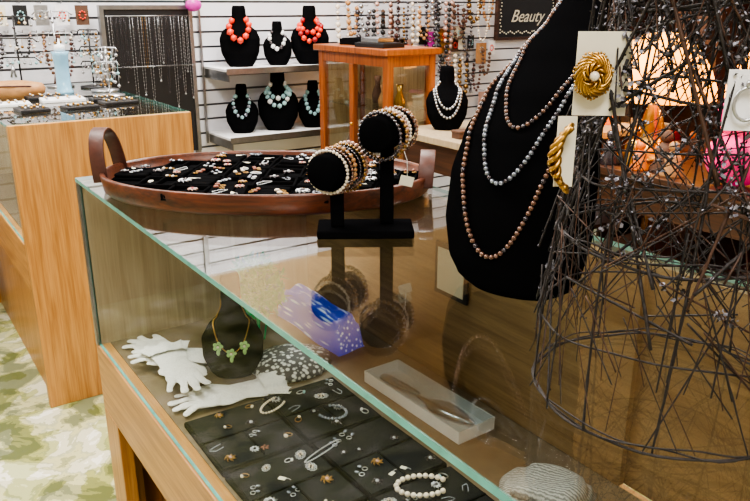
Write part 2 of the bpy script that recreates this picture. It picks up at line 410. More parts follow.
# ------------------------------------------------------------ items on far case (z=1.0)
bm=bmesh.new(); lathe(bm,[(.0,0),(.07,.0),(.09,.015),(.095,.035),(.085,.055),(.04,.065),(0,.068)],24,sx=1.3,sy=.75)
e=empty('leather_pouch',(.53,3.40,1.0),(0,0,-.4),'rounded tan leather pouch lying on the glass top','pouch'); mk('pouch_body',bm,'tan',e)
bm=bmesh.new(); tube(bm,[(-.12,0,.035),(-.07,-.056,.048),(0,-.072,.05),(.07,-.056,.048),(.12,0,.035)],.003,6); mk('seam',bm,'leather',e)
e=empty('glass_candle_holder',(.73,3.42,1.0),label='tall blue glass candle holder on the case top',cat='candle holder')
bm=bmesh.new(); lathe(bm,[(.001,0),(.036,0),(.038,.01),(.030,.02),(.028,.10),(.032,.16),(.036,.175)],24); mk('glass_body',bm,'bluegl',e)
bm=bmesh.new(); lathe(bm,[(.001,.176),(.022,.176),(.022,.20),(.006,.205),(.003,.225),(.0,.23)],20); mk('candle',bm,'white',e)
def earring_rack(loc,rot,w,h,lab,mm='silver'):
    e=empty('earring_rack',loc,rot,lab,'earring stand')
    bm=bmesh.new(); lathe(bm,[(.001,0),(.06,0),(.06,.008),(.012,.014),(0,.014)],20); mk('base',bm,mm,e)
    bm=bmesh.new(); tube(bm,[(0,0,.01),(0,0,h)],.004,8); mk('stem',bm,mm,e)
    for k,z in enumerate((.45,.7,.98)):
        bm=bmesh.new(); tube(bm,[(-w,0,h*z-.015),(-w*.8,0,h*z),(w*.8,0,h*z),(w,0,h*z-.015)],.003,6); mk('arm',bm,mm,e)
    for z in (.45,.7,.98):
        for k in range(7):
            bm=bmesh.new(); x=-w*.85+w*1.7*k/6; l=R.uniform(.02,.05)
            tube(bm,[(x,0,h*z),(x,-.004,h*z-l)],.001,4); ball(bm,(x,-.004,h*z-l),.0075,1)
            mk('hanging_earring',bm,['silver','pearl','oldgold','pearld','turq','silver'][R.randrange(6)],e)
earring_rack((.86,3.2,1.0),(0,0,HEAD),.05,.2,'silver earring stand with dangling earrings on case')
earring_rack((.60,3.62,1.0),(0,0,HEAD),.09,.32,'black earring stand with dangling earrings on case','black')
earring_rack((.78,3.72,1.0),(0,0,HEAD),.09,.34,'tall silver earring tree on the case top')
earring_rack((.90,3.6,1.0),(0,0,HEAD),.05,.26,'slim black earring stand beside the display board','black')
earring_rack((.90,3.42,1.0),(0,0,HEAD),.05,.17,'short silver earring stand near candle holder')
for (x,y,w,h,c) in ((.66,3.15,.16,.11,'white'),(.82,2.95,.13,.09,'black'),(.5,2.9,.1,.12,'black'),(.80,3.08,.1,.08,'black'),(.66,2.88,.12,.08,'black'),(.62,3.27,.14,.09,'black'),(.47,3.1,.12,.09,'white')):
    e=empty('ring_tray',(x,y,1.0),(0,0,R.uniform(-.2,.2)),('shallow %s ring tray holding small rings'%c),'jewelry tray')
    bm=bmesh.new(); box(bm,-w/2,w/2,-h/2,h/2,0,.012); mk('tray_body',bm,c,e,bevel=.003)
    for i in range(4):
        for j in range(3): 
            bm=bmesh.new(); ball(bm,(-w/2+.02+(w-.04)*i/3,-h/2+.02+(h-.04)*j/2,.017),.0055,1); mk('small_ring',bm,['silver','gold'][(i+j)%2],e)
e=empty('hanging_ornament',(1.46,3.74,1.36),label='shiny purple pink foil ornament hanging by the wall',cat='ornament')
bm=bmesh.new(); ball(bm,(0,0,0),.04,2,0,(1.1,.5,.8)); mk('foil_body',bm,'purple',e)
bm=bmesh.new(); tube(bm,[(0,0,.03),(0,.0,.3),(0,.16,.32)],.0015,4); mk('string',bm,'purple',e)
# ------------------------------------------------------------ curio cabinet
e=empty('curio_cabinet',(2.0,2.82,0),label='honey oak curio cabinet with glass panes and shelves',cat='cabinet')
cw,cl,ch=.28,.62,1.17
for x in (0,cw-.035):
    for y in (0,cl-.04): bx('post',x,x+.035,y,y+.04,0,ch-.03,'cab',e,bevel=.003)
bx('post',0,.03,cl*.5-.018,cl*.5+.018,.40,ch-.081,'cab',e,bevel=.002)
bm=bmesh.new(); box(bm,-.02,cw+.02,-.02,cl+.02,ch-.03,ch); mk('cabinet_top',bm,'cab',e,bevel=.004)
for a in ((.004,.026,.041,cl-.041,ch-.08,ch-.031),(.036,cw-.036,.004,.026,ch-.08,ch-.031),(.004,.026,.041,cl-.041,.32,.39),(.036,cw-.036,.004,.026,.32,.39)):
    bx('rail',*a,'cab',e)
bx('lower_body',.006,cw-.006,.006,cl-.006,0.02,.32,'cab',e)
bx('glass_pane',.012,.016,.042,cl-.042,.391,ch-.081,'glassc',e); bx('glass_pane',.037,cw-.037,.012,.016,.391,ch-.081,'glassc',e)
bx('back_pane',cw-.02,cw-.012,.041,cl-.041,.33,ch-.031,'cabin',e)
bx('back_pane',.036,cw-.036,cl-.02,cl-.012,.33,ch-.031,'cabin',e)
for z in (.62,.88): bx('glass_shelf',.020,cw-.037,.020,cl-.037,z,z+.006,'glassc',e)
l=bpy.data.lights.new('cabinet_light','POINT'); l.energy=1.0; l.color=(1,.9,.75); l.shadow_soft_size=.03; o=bpy.data.objects.new('cabinet_light',l); link(o,None,(2.12,3.13,1.11))
bm=bmesh.new(); ball(bm,(-.004,cl*.5-.005,.8),.009,2); mk('knob',bm,'gold',e)
for i in range(12):
    z=(.3205,.6265,.8865)[i%3]; x=2.06+R.random()*.13; y=2.9+.13*(i//3)
    bm=bmesh.new(); h=R.uniform(.07,.15); lathe(bm,[(0,0),(.025,0),(.03,h*.3),(.012,h*.7),(.018,h),(0,h)],12)
    mk('figurine',bm,R.choice(['white','gold','pearl','brownfab','tan','silver']),None,(x,y,z+.0),label='small ornamental figurine inside the curio cabinet',cat='figurine',group='figurines in the curio cabinet')
for (x,y,w,l,h,c,lab) in ((2.08,3.0,.14,.2,.02,'black','flat black leather tray on the cabinet top'),(2.15,3.25,.14,.2,.03,'blackpad','folded black velvet pad on the cabinet top'),(2.08,3.02,.1,.12,.02,'silver','small silver trinket box on a black tray')):
    z=1.17 if 'trinket' not in lab else 1.193
    bm=bmesh.new(); box(bm,-w/2,w/2,-l/2,l/2,0,h); box(bm,-w/2+.01,w/2-.01,-l/2+.01,l/2-.01,h,h+.003); mk('flat_tray' if 'trinket' not in lab else 'trinket_box',bm,c,None,(x,y,z),(0,0,.15),bevel=.003,label=lab,cat='tray' if 'trinket' not in lab else 'box')
# ------------------------------------------------------------ back tables
def table(x0,x1,y0,y1,h,label,top='white'):
    e=empty('display_table',(x0,y0,0),label=label,cat='table')
    w=x1-x0; l=y1-y0
    bx('table_top',0,w,0,l,h-.03,h,top,e,bevel=.003)
    for x in (.02,w-.06):
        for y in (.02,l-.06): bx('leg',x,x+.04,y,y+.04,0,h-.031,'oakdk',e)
    bx('apron',.03,w-.03,.03,.045,h-.16,h-.031,'dkwood',e); bx('side_apron',.03,.045,.046,l-.03,h-.16,h-.031,'dkwood',e)
    bx('lower_shelf',.061,w-.061,.046,l-.03,.35,.37,'dkwood',e)
table(2.0,3.2,2.15,2.78,.82,'pale-topped display table with dark wooden apron','endlam')
table(2.35,3.3,.7,2.05,.76,'long dark wooden table stacked with gifts','dkwood')
bust((2.19,2.62,.82),(0,0,HEAD),.98,'black velvet bust with silver pearls on table')
for (zt,zb,W) in ((.215,.10,.055),(.212,.06,.065)):
    necklace('pearl_necklace',scaled(strand(small,zt,zb,W,.008),.98),.007,['silver'],lambda i,n:0,(2.19,2.62,.82),(0,0,HEAD),'silver pearl strand on small black bust',1)
cname={'dkwood':'dark wood','brownfab':'brown fabric','card':'cream card','tan':'tan leather'}
gifts=[('dkwood',.1,.08),('tan',.14,.1),('card',.12,.06),('dkwood',.16,.1),('brownfab',.1,.09),('gold',.08,.05),('orange',.12,.11),('brownfab',.15,.1),('black',.1,.14),('purple',.09,.1),('dkwood',.1,.13),('red',.1,.08)]
def gift(x,y,z,c,w,h):
    e=empty('gift_box',(x,y,z),(0,0,R.uniform(-.5,.5)),'small lidded gift box in %s on display furniture'%cname.get(c,c),'box',)
    bm=bmesh.new(); box(bm,-w/2,w/2,-w*.4,w*.4,0,h*.7); mk('box_body',bm,c,e,bevel=.002)
    bm=bmesh.new(); box(bm,-w/2-.003,w/2+.003,-w*.4-.003,w*.4+.003,h*.7,h); mk('lid',bm,c,e,bevel=.003)
def figur(x,y,z,h,c):
    e=empty('figurine',(x,y,z),(0,0,R.uniform(0,6)),'small %s figurine standing on display furniture'%cname.get(c,c),'figurine')
    bm=bmesh.new(); lathe(bm,[(0,0),(.3*h,0),(.32*h,.06*h),(.2*h,.3*h),(.22*h,.5*h),(.1*h,.66*h),(0,.68*h)],14); mk('body',bm,c,e)
    bm=bmesh.new(); ball(bm,(0,0,.8*h),.15*h,2); mk('head',bm,c,e)
for i in range(9):
    c,w,h=gifts[i%12]; gift(2.46+.075*i,2.32+.22*(i%2),.82,c,w*.7,h)
for i in range(6):
    gift(2.09+.11*(i%3),2.26+.14*(i//3),.82,['black','tan','silver','brownfab','black','card'][i],.065,.035)
# dark shelving unit behind with merchandise
e=empty('shelving_unit',(3.42,.95,0),label='tall dark wooden shelving unit crowded with merchandise',cat='shelving unit')
sw,sl,sh=.35,1.75,1.75
bx('back_board',sw-.015,sw,0,sl,0,sh,'dkwood',e)
for y in (0,.57,1.15,sl-.02): bx('side_board',0,sw-.016,y,y+.02,0,sh,'dkwood',e)
zs=[.3,.62,.92,1.2,1.48]
for z in zs+[sh-.02]: 
    for y0,y1 in ((.021,.569),(.591,1.149),(1.171,sl-.021)): bx('shelf_board',.005,sw-.016,y0,y1,z-.02,z,'dkwood',e)
for z in zs[1:]:
    for i in range(13):
        y=.95+.09+.135*i
        if min(abs(y-.95-q) for q in (.01,.58,1.16,1.74))<.065: continue
        c,w,h=gifts[R.randrange(12)]
        if R.random()<.6: gift(3.56,y,z,c,min(w,.085),h*1.2)
        else: figur(3.56,y,z,R.uniform(.1,.15),R.choice(['white','pink','orange','gold','tan','purple','tan']))
def lamp(x,y,z,s,lab,pw=4):
    e=empty('table_lamp',(x,y,z),label=lab,cat='lamp')
    bm=bmesh.new(); lathe(bm,[(0,0),(.06*s,0),(.06*s,.01*s),(.02*s,.025*s),(.03*s,.07*s),(.012*s,.13*s),(.01*s,.2*s),(0,.2*s)],20); mk('lamp_base',bm,'gold',e)
    bm=bmesh.new(); lathe(bm,[(.13*s,.14*s),(.128*s,.165*s),(.11*s,.21*s),(.075*s,.26*s),(.03*s,.285*s)],32); mk('lamp_shade',bm,'amber',e)
    l=bpy.data.lights.new('bulb','POINT'); l.energy=pw; l.color=(1,.6,.24); l.shadow_soft_size=.03; o=bpy.data.objects.new('bulb',l); link(o,None,(x,y,z+.12*s))
lamp(2.64,1.86,.76,1.75,'glowing amber glass table lamp on dark table',38)
lamp(3.02,1.55,.76,1.7,'smaller glowing amber lamp beside gift boxes',38)
lamp(3.0,2.4,.82,1.2,'small glowing amber lamp on pale table',16)
e=empty('plush_toy',(2.47,1.38,.76),label='round hot pink plush toy sitting on table',cat='toy')
bm=bmesh.new(); ball(bm,(0,0,.10),.12,3,0,(1,.9,.83)); mk('body',bm,'pink',e)
bm=bmesh.new(); ball(bm,(0,0,.25),.09,3); mk('head',bm,'pink',e)
for sx in (-1,1):
    bm=bmesh.new(); ball(bm,(.055*sx,0,.33),.030,2); mk('ear',bm,'pink',e)
    bm=bmesh.new(); ball(bm,(.10*sx,-.04,.13),.038,2,0,(1,1,1.4)); mk('arm',bm,'pink',e)
for i in range(7):
    c,w,h=gifts[(i*5)%12]; gift(2.80+.14*(i%3),.90+.20*(i//3),.76,c,w*.8,h*1.3)
for i in range(5): figur(2.42+.05*(i%2),1.60+.07*i,.76,R.uniform(.1,.17),['tan','brownfab','orange','gold','pearld'][i])
cards=['card','white','black','brownfab','tan','pearlp','gold','black','brownfab','purple']
def hangcard(x,y,z,rz,c,i,s=1):
    e=empty('carded_jewelry',(x,y,z),(0,0,rz),'small jewellery piece on %s card hung on slatwall'%cname.get(c,c).replace('cream card','cream').replace('pearlp','pink'),'jewelry card',group='carded jewellery on the slatwall')
    bm=bmesh.new(); box(bm,-.03*s,.03*s,-.001,.001,-.09*s,0); mk('card',bm,c,e)
    bm=bmesh.new()
    for k in range(8): ball(bm,(.014*math.cos(k*pi/4),-.006,-.045+.018*math.sin(k*pi/4)),.005,1)
    mk('pendant',bm,R.choice(['gold','silver','turq','coral']),e)
    bm=bmesh.new(); tube(bm,[(0,.067,.012),(0,-.01,.008),(0,-.015,.016)],.002,5); mk('hook',bm,'steel',e)
def hangneck(x,y,z,rz,L,c,k,r0=.005,r1=.010,W=.028):
    e=empty('bead_necklace',(x,y,z),(0,0,rz),'%s bead necklace hanging on slatwall hook'%c[1],'necklace',group='bead necklaces on the slatwall')
    pts=[(W*math.sin(s*pi/2),-.02-.01*(k%3),-L*(1-abs(s)**2.2)) for s in [-1+2*i/30 for i in range(31)]]
    bm=bmesh.new(); rr=R.uniform(r0,r1)
    for p in resample(pts,rr*2.1): ball(bm,p,rr*R.uniform(.7,1.15),1)
    if k%3==0:
        for q in range(6): tube(bm,[(.0,-.03,-L),(.012*math.cos(q),-.03+.012*math.sin(q),-L-.06)],.003,4)
    mk('beads',bm,c[0],e)
    bm=bmesh.new(); tube(bm,[(0,.067,.004),(0,-.045,.002),(0,-.05,.012)],.002,5); mk('hook',bm,'steel',e)
cols=[('pearl','cream'),('silver','silver'),('brownfab','brown'),('oldgold','gold'),('pearld','charcoal'),('pearlp','pink'),('pearld','dark'),('tan','tan'),('black','black'),('leather','dark brown')]
for i in range(22):
    hangneck(2.40+.052*i+R.uniform(-.025,.025),YB-.067,1.42-.10*R.random(),0,R.uniform(.12,.40),cols[(i*7)%10],i,.009,.019,R.uniform(.02,.05))
for i in range(14): hangcard(2.46+.085*i+R.uniform(-.03,.03),YB-.072,1.24-.14*R.random(),0,cards[(i*7)%10],i,R.uniform(.9,1.8))
for i in range(18):
    hangneck(2.45+.062*i+R.uniform(-.02,.02),YB-.067,1.08-.10*R.random(),0,R.uniform(.12,.32),cols[(i*3+1)%10],i,.008,.017,.03)
for i in range(6): hangcard(2.52+.2*i,YB-.067,.80,0,cards[(i*7)%10],i,1.4)
for r_ in range(2):
    for i in range(5):
        hangcard(XR-.067,3.72-.16*i,1.38-.24*r_,-pi/2,cards[(i*3+r_)%10],i)
for i in range(7): hangcard(.40+.09*i,YB-.067,1.36,0,['white','card','silver','brownfab','black'][(i*3)%5],i)
for i in range(10): hangneck(.42+.06*i,YB-.067,1.24,0,R.uniform(.1,.2),cols[(i*7)%10],i)
# black framed sign
e=empty('framed_sign',(3.94,YB-.012,1.15),label='black framed sign with pale slanted lettering on slatwall',cat='sign')
bx('sign_board',-.27,.27,-.01,.005,0,.34,'black',e)
for a in ((-.29,.29,-.02,.006,-.02,0),(-.29,.29,-.02,.006,.34,.36),(-.29,-.27,-.02,.006,0,.34),(.27,.29,-.02,.006,0,.34)): bx('frame_strip',*a,'dkwood',e)
bm=bmesh.new()
for zz in (.03,.31):
    for i in range(27): ball(bm,(-.25+.5*i/26,-.012,zz+.008*math.sin(i*1.6)),.006,1)
for xx in (-.25,.25):
    for i in range(12): ball(bm,(xx+.006*math.sin(i*1.9),-.012,.05+.24*i/11),.006,1)
mk('decorative_border',bm,'card',e)
tcv=bpy.data.curves.new('lettering','FONT'); tcv.body='Beauty'; tcv.size=.115; tcv.align_x='CENTER'; tcv.extrude=.001; tcv.shear=.4
to=bpy.data.objects.new('lettering_source',tcv); C.objects.link(to); bpy.context.view_layer.update()
me=bpy.data.meshes.new_from_object(to.evaluated_get(bpy.context.evaluated_depsgraph_get())); bpy.data.objects.remove(to)
me.materials.clear(); me.materials.append(M['card']); o=bpy.data.objects.new('lettering',me); link(o,e,(.0,-.0125,.10),(pi/2,0,0))
# ------------------------------------------------------------ oval tray on counter
TC=Vector((.66,1.36)); ta=Vector((.785,-.619)); TR=math.atan2(ta.y,ta.x)
e=empty('oval_tray',(TC.x,TC.y,1.0),(0,0,TR),'large oval wooden tray with brown leather handles','tray')
A,B=.338,.215
bm=bmesh.new()
lathe(bm,[(0,0),(.96,0),(.985,.006),(1,.036),(.995,.040),(.975,.040),(.967,.036),(.955,.010),(0,.010)],72,sx=A,sy=B); mk('tray_body',bm,'trayw',e)
bm=bmesh.new(); lathe(bm,[(0,.0102),(.945,.0102),(.945,.020),(0,.020)],64,sx=A,sy=B); mk('lining',bm,'blackpad',e)
def handle(sx,hh,out,wd=.045):
    bm=bmesh.new(); pts=[]; 
    for i in range(25):
        t=pi*i/24; pts.append(Vector((sx*(A-.012+out*math.sin(t)),-wd*math.cos(t)*1.0,.02+hh*math.sin(t)**.8)))
    w=.015; th=.0026; rs=[]
    for i,p in enumerate(pts):
        t=(pts[min(i+1,24)]-pts[max(i-1,0)]).normalized()
        side=Vector((1,0,.0)); side=(side-t*side.dot(t)).normalized(); nn=t.cross(side)
        rs.append([p+side*w+nn*th,p-side*w+nn*th,p-side*w-nn*th,p+side*w-nn*th])
    rings(bm,rs); return mk('handle',bm,'leather',e,bevel=.001)
handle(-1,.10,.012,.052); handle(1,.062,.005,.055)
tm=Matrix.Rotation(TR,3,'Z')
def traypt(x,y,z): 
    v=tm@Vector((x,y,0)); return (TC.x+v.x,TC.y+v.y,1+z)
padpos=[]
for i in range(8):
    for j in range(5):
        x=-.273+.078*i; y=-.156+.078*j
        if (abs(x)+.028)**2/(A*.95)**2+(abs(y)+.026)**2/(B*.95)**2<1.0: padpos.append((x,y))
gpd='black ring pads in the tray'
p0=empty('ring_pad',traypt(*padpos[0],.0202),(0,0,TR),'square black foam ring pad in the oval tray','jewelry pad',gpd)
bx('pad_base',-.0365,.0365,-.0365,.0365,0,.006,'blackpad',p0,bevel=.002)
for q in range(3): bx('foam_roll',-.034,.034,-.0345+.0235*q,-.0345+.0235*q+.0215,.0062,.014,'blackpad',p0,bevel=.006)
p1=empty('compartment_tray',traypt(*padpos[1],.0202),(0,0,TR),'small divided black compartment tray in the oval tray','jewelry tray',gpd)
bx('tray_floor',-.037,.037,-.037,.037,0,.004,'blackpad',p1)
for a in ((-.0375,-.032,-.0375,.0375),(.032,.0375,-.0375,.0375),(-.032,.032,-.0375,-.032),(-.032,.032,.032,.0375),(-.0025,.0025,-.032,.032)): bx('divider',*a,.0041,.013,'blackpad',p1,bevel=.002)
for k,(x,y) in enumerate(padpos[2:]): clone([p0,p1,p1][R.randrange(3)],traypt(x,y,.0202+.002*R.random()),(0,0,TR+R.uniform(-.12,.12)+R.choice([0,pi/2])))
# ---- small jewellery prototypes
def ring_proto(loc,met,gem):
    e=empty('finger_ring',loc,label='%s ring with %s stone'%({'oldgold':'gold'}.get(met,met),{'turq':'turquoise','pearld':'dark'}.get(gem,gem)),cat='ring')
    bm=bmesh.new(); tube(bm,[(.0085*math.cos(2*pi*i/20),.0085*math.sin(2*pi*i/20),.0014+.002*(1+math.sin(2*pi*i/20))) for i in range(20)],.0013,6,True); mk('band',bm,met,e)
    bm=bmesh.new(); ball(bm,(0,.0100,.006),.0044,2,0,(1.2,.8,1)); mk('stone',bm,gem,e); return e
def brooch_proto(loc,met,gem,pet,s=1,lab=None):
    e=empty('brooch',loc,label=lab or '%s flower brooch with %s centre'%(met,gem),cat='brooch')
    bm=bmesh.new()
    for k in range(pet):
        a=2*pi*k/pet; ball(bm,(.008*s*math.cos(a),.008*s*math.sin(a),.004),.0038*s,2,0,(1.4,.6,.5),Matrix.Rotation(a+.5,3,'Z'))
        ball(bm,(.012*s*math.cos(a+.3),.012*s*math.sin(a+.3),.0025),.0014*s,1)
    mk('petals',bm,met,e)
    bm=bmesh.new(); ball(bm,(0,0,.005),.0042*s,2,0,(1,1,.7)); mk('centre_stone',bm,gem,e); return e
def earring_proto(loc,met,gem):
    e=empty('earring_pair',loc,label='pair of %s earrings with drops'%{'oldgold':'muted gold'}.get(met,met),cat='earrings')
    for s in (-1,1):
        bm=bmesh.new(); tube(bm,[(s*.009+.005*math.cos(2*pi*i/16),.005*math.sin(2*pi*i/16)+.008,.0013) for i in range(16)],.0010,5,True); mk('hoop',bm,met,e)
        bm=bmesh.new(); ball(bm,(s*.009,-.002,.004),.0036,2,0,(1,1.5,.8)); mk('drop',bm,gem,e)
    return e
def bracelet_proto(loc,met,rx,ry,gap,br,name='bead_bracelet',lab=None,wob=0):
    e=empty(name,loc,label=lab or '%s bead bracelet curled on black pad'%met,cat='bracelet')
    pts=[(rx*math.cos(t)*(1+wob*math.sin(3*t)),ry*math.sin(t)*(1+wob*math.cos(2*t)),br) for t in [gap+(2*pi-2*gap)*i/60 for i in range(61)]]
    bm=bmesh.new(); c=resample(pts,br*2.1)
    for p in c: ball(bm,p,br,2 if br>.003 else 1)
    mk('beads',bm,met,e); bm=bmesh.new(); tube(bm,c,br*.3,4); mk('cord',bm,'silver',e); return e
def tag_proto(loc):
    e=empty('price_tag',loc,label='tiny white string price tag',cat='price tag')
    bm=bmesh.new(); box(bm,-.007,.007,-.0045,.0045,0,.0006); mk('tag_card',bm,'card',e)
    bm=bmesh.new(); tube(bm,[(.006,0,.0008),(.012,.003,.001),(.018,0,.001)],.0004,4); mk('string',bm,'white',e); return e
def filigree_proto(loc,met,gem):
    e=empty('filigree_brooch',loc,label='silver oval filigree brooch set with small pearls',cat='brooch')
    bm=bmesh.new()
    for q in (0,1): tube(bm,[((.012+.0035*math.cos(5*t+q*pi))*math.cos(t),(.008+.0025*math.cos(5*t+q*pi))*math.sin(t),.002+.0008*math.sin(5*t+q*pi)) for t in [2*pi*i/60 for i in range(60)]],.0009,5,True)
    mk('filigree',bm,met,e)
    for k in range(4):
        bm=bmesh.new(); ball(bm,(.006*math.cos(k*pi/2),.004*math.sin(k*pi/2),.0035),.0024,2); mk('pearl',bm,gem,e)
    return e
protos=[lambda l:ring_proto(l,'oldgold','pearl'),lambda l:ring_proto(l,'silver','turq'),lambda l:brooch_proto(l,'silver','pearld',9),lambda l:brooch_proto(l,'oldgold','pearlp',7,.9,'muted gold flower brooch with pink pearl centre'),
        lambda l:earring_proto(l,'oldgold','pearl'),lambda l:earring_proto(l,'silver','pearls'),lambda l:ring_proto(l,'silver','white'),tag_proto,
        lambda l:bracelet_proto(l,'silver',.016,.009,.4,.0012,'fine_chain','fine silver chain coiled on black padding',.25),
        lambda l:bracelet_proto(l,'pearls',.015,.008,.9,.0019,'bead_chain','short silver pearl chain on black padding',.2),
        lambda l:brooch_proto(l,'pearld','silver',6,.9,'dark oxidised flower brooch with silver centre'),
        lambda l:brooch_proto(l,'pearlp','red',8,.8,'small pink enamel brooch with red centre'),
        lambda l:brooch_proto(l,'mcoral','brownfab',5,.85,'muted coral flower brooch with brown centre'),
        lambda l:earring_proto(l,'oldgold','mcoral'),lambda l:filigree_proto(l,'silver','pearl')]
first={}
def put(i,loc,rz,group,s=1.0):
    if i not in first:
        o=protos[i](loc); o.rotation_euler=(0,0,rz); o.scale=(s,)*3; o['group']=group; first[i]=o
    else:
        o=clone(first[i],loc,(0,0,rz),s,group=group)
for k,(x,y) in enumerate(padpos):
    for qx,qy in ((-1,-1),(-1,1),(1,-1),(1,1)):
        if R.random()<.28: continue
        xx=x+qx*.017+R.uniform(-.007,.007); yy=y+qy*.017+R.uniform(-.007,.007)
        put(R.choice([2,5,10,9,7,4,11,3,10,8,13,14,7]),traypt(xx,yy,.0350),TR+R.uniform(-3,3),'small jewellery in the oval tray',R.uniform(.75,1.1))
# ------------------------------------------------------------ bangle stand
SB=Vector((.655,.985,1.0)); SRr=HEAD+.03
e=empty('bangle_stand',SB,(0,0,SRr),'black velvet two-tier bracelet stand','bracelet stand')
bm=bmesh.new(); box(bm,-.079,.079,-.038,.038,0,.014); mk('base',bm,'velvet',e,bevel=.003)
rolls=[(-.046,-.005,.112,.020),(.036,.012,.168,.026)]
axd=Vector((math.sin(.45),math.cos(.45),0)).normalized()
M3=Matrix.Rotation(SRr,3,'Z')
bang=[('pearl','cream pearl'),('pearlm','bronze pearl'),('tan','tan'),('pearld','dark pearl'),('oldgold','muted gold'),('pearlp','pink pearl')]
for (x,y,z,rr) in rolls:
    bm=bmesh.new(); box(bm,x-.011,x+.011,y-.011,y+.011,.0145,z-.02); mk('post',bm,'velvet',e,bevel=.003)
    bm=bmesh.new(); rs=[]
    c=Vector((x,y,z)); up=Vector((0,0,1)); sd=axd.cross(up)
    rad=.0285
    for t,r_ in ((-.050,.0),(-.050,rad*.85),(-.047,rad),(.055,rad),(.058,rad*.85),(.058,0)):
        rs.append([c+axd*t+(sd*math.cos(2*pi*j/28)+up*math.sin(2*pi*j/28))*max(r_,1e-5) for j in range(28)])
    rings(bm,rs); mk('roll',bm,'velvet',e)
    for k in range(6):
        t=-.030+.0150*k; m_=bang[(k+(3 if x>0 else 0))%6]; br=(.0030,.0040,.0034,.0026,.0038,.0028)[(k*5+(x>0)*2)%6]
        lo=R.uniform(.0,.006); Rb=rad+br+.001+lo
        cc=c+axd*t-Vector((0,0,lo+.0005))
        tilt=R.uniform(-.22,.22)
        bm=bmesh.new(); nb=int(2*pi*Rb/(br*2.02))
        ax2=(sd*math.cos(tilt)+axd*math.sin(tilt))
        P=[]
        for j in range(nb):
            a=2*pi*j/nb; P.append(ax2*math.cos(a)*Rb+up*math.sin(a)*Rb)
        for j,p in enumerate(P): ball(bm,p,br*(1 if j%4 else .8),2,0)
        wl=SB+M3@cc
        ee=empty('bangle',wl,(0,0,SRr),'%s bead bracelet around the black velvet roll'%m_[1],'bracelet','bead bracelets on the stand')
        mk('beads',bm,m_[0],ee)
        bm=bmesh.new(); tube(bm,P,br*.35,5,True); mk('elastic',bm,'silver',ee)
e=empty('price_tag',SB+M3@Vector((.070,-.02,.112)),(pi/2,.25,HEAD+.1),'white paper price tag hanging from a bracelet','price tag')
bm=bmesh.new(); box(bm,-.010,.012,-.028,-.012,0,.0008); mk('tag_card',bm,'card',e)
bm=bmesh.new(); tube(bm,[(0,-.012,0),(-.006,.012,-.004),(-.016,.028,-.01)],.0005,4); mk('string',bm,'white',e)
# ------------------------------------------------------------ large bust
big=Sec([(0,.055,.028,.03,0.0),(.012,.078,.034,.036,0),(.04,.093,.040,.04,0),(.09,.101,.042,.042,.002),(.15,.099,.042,.042,.010),(.20,.092,.040,.04,.030),(.25,.079,.038,.038,.070),(.30,.060,.036,.036,.130),(.34,.045,.033,.033,.185),(.37,.038,.031,.031,.215),(.45,.035,.030,.030,.245),(.49,.032,.026,.026,.255)])
bl=(.670,.658,1.0); br_=(0,0,math.radians(-69))
bm=bmesh.new(); big.mesh(bm,48,70); mk('necklace_bust',bm,'velvet',None,bl,br_,label='tall black velvet bust draped with long pearl strands',cat='jewelry bust')
necklace('long_pearl_necklace',strand(big,.375,.055,.076,.0035,1.0,160,cx=-.016),.0035,['pearlm','pearld'],lambda i,n:1 if i%7==3 else 0,bl,br_,'long bronze brown pearl strand draped over black bust',2)
necklace('long_pearl_necklace',strand(big,.378,.150,.058,.0034,1.0,160,cx=-.012),.0032,['pearls','pearld'],lambda i,n:1 if i%4==0 else 0,bl,br_,'silver grey pearl strand draped over black bust',2)
necklace('long_pearl_necklace',strand(big,.372,.215,.052,.0034,1.0,160,cx=-.006),.0031,['pearlm','pearld'],lambda i,n:i%2,bl,br_,'short dark bronze pearl strand on black bust',2)
# ------------------------------------------------------------ wire dress form
WF=Vector((.600,.377,1.0))
prof=[(0,.124),(.05,.123),(.10,.120),(.15,.114),(.20,.105),(.25,.093),(.30,.082),(.36,.073),(.42,.078),(.50,.090)]
def RW(z):
    for i in range(len(prof)-1):
        if z<=prof[i+1][0]:
            t=(z-prof[i][0])/(prof[i+1][0]-prof[i][0]); return prof[i][1]*(1-t)+prof[i+1][1]*t
    return prof[-1][1]
def wp(a,z,dr=0): r=RW(z)+dr; return Vector((r*math.cos(a),r*math.sin(a),z))
e=empty('wire_dress_form',WF,label='dark twig-like wire form dotted with grey leaves',cat='wire sculpture')
for z,rr in ((.003,.0014),(.08,.0010),(.16,.0014),(.22,.0011),(.29,.0013),(.36,.0016),(.49,.0018)):
    bm=bmesh.new(); n=64; tube(bm,[wp(2*pi*i/n,max(.0025,z+.004*math.sin(3*2*pi*i/n+z*40)),.0015*math.sin(9*2*pi*i/n)) for i in range(n)],rr,6,True)
    if z in (.003,.16):
        for q in (1,2): tube(bm,[wp(2*pi*i/n,z+.003*q+.003*math.sin((6+q)*2*pi*i/n+q),.002*math.cos((8+q)*2*pi*i/n)) for i in range(n)],rr*.6,5,True)
    mk('wire_ring',bm,'wire',e)
def twig(bm,pts,r0,mi,j=.2):
    pts=[Vector(p)+Vector([R.uniform(-1,1)*r0*j for _ in range(3)]) for p in pts]
    for p in pts: p.z=max(.003,p.z)
    tube(bm,pts,[r0*R.uniform(.75,1.25) for _ in pts],5,mi=mi)
for k in range(10):
    a=2*pi*k/10+R.uniform(-.1,.1); bm=bmesh.new(); sl=R.uniform(-.35,.35)
    twig(bm,[wp(a+sl*i/40,.003+.487*i/40) for i in range(41)],R.uniform(.0010,.0013),0); mk('rib',bm,'wire',e)
bm=bmesh.new(); rods=[]; thick=[]
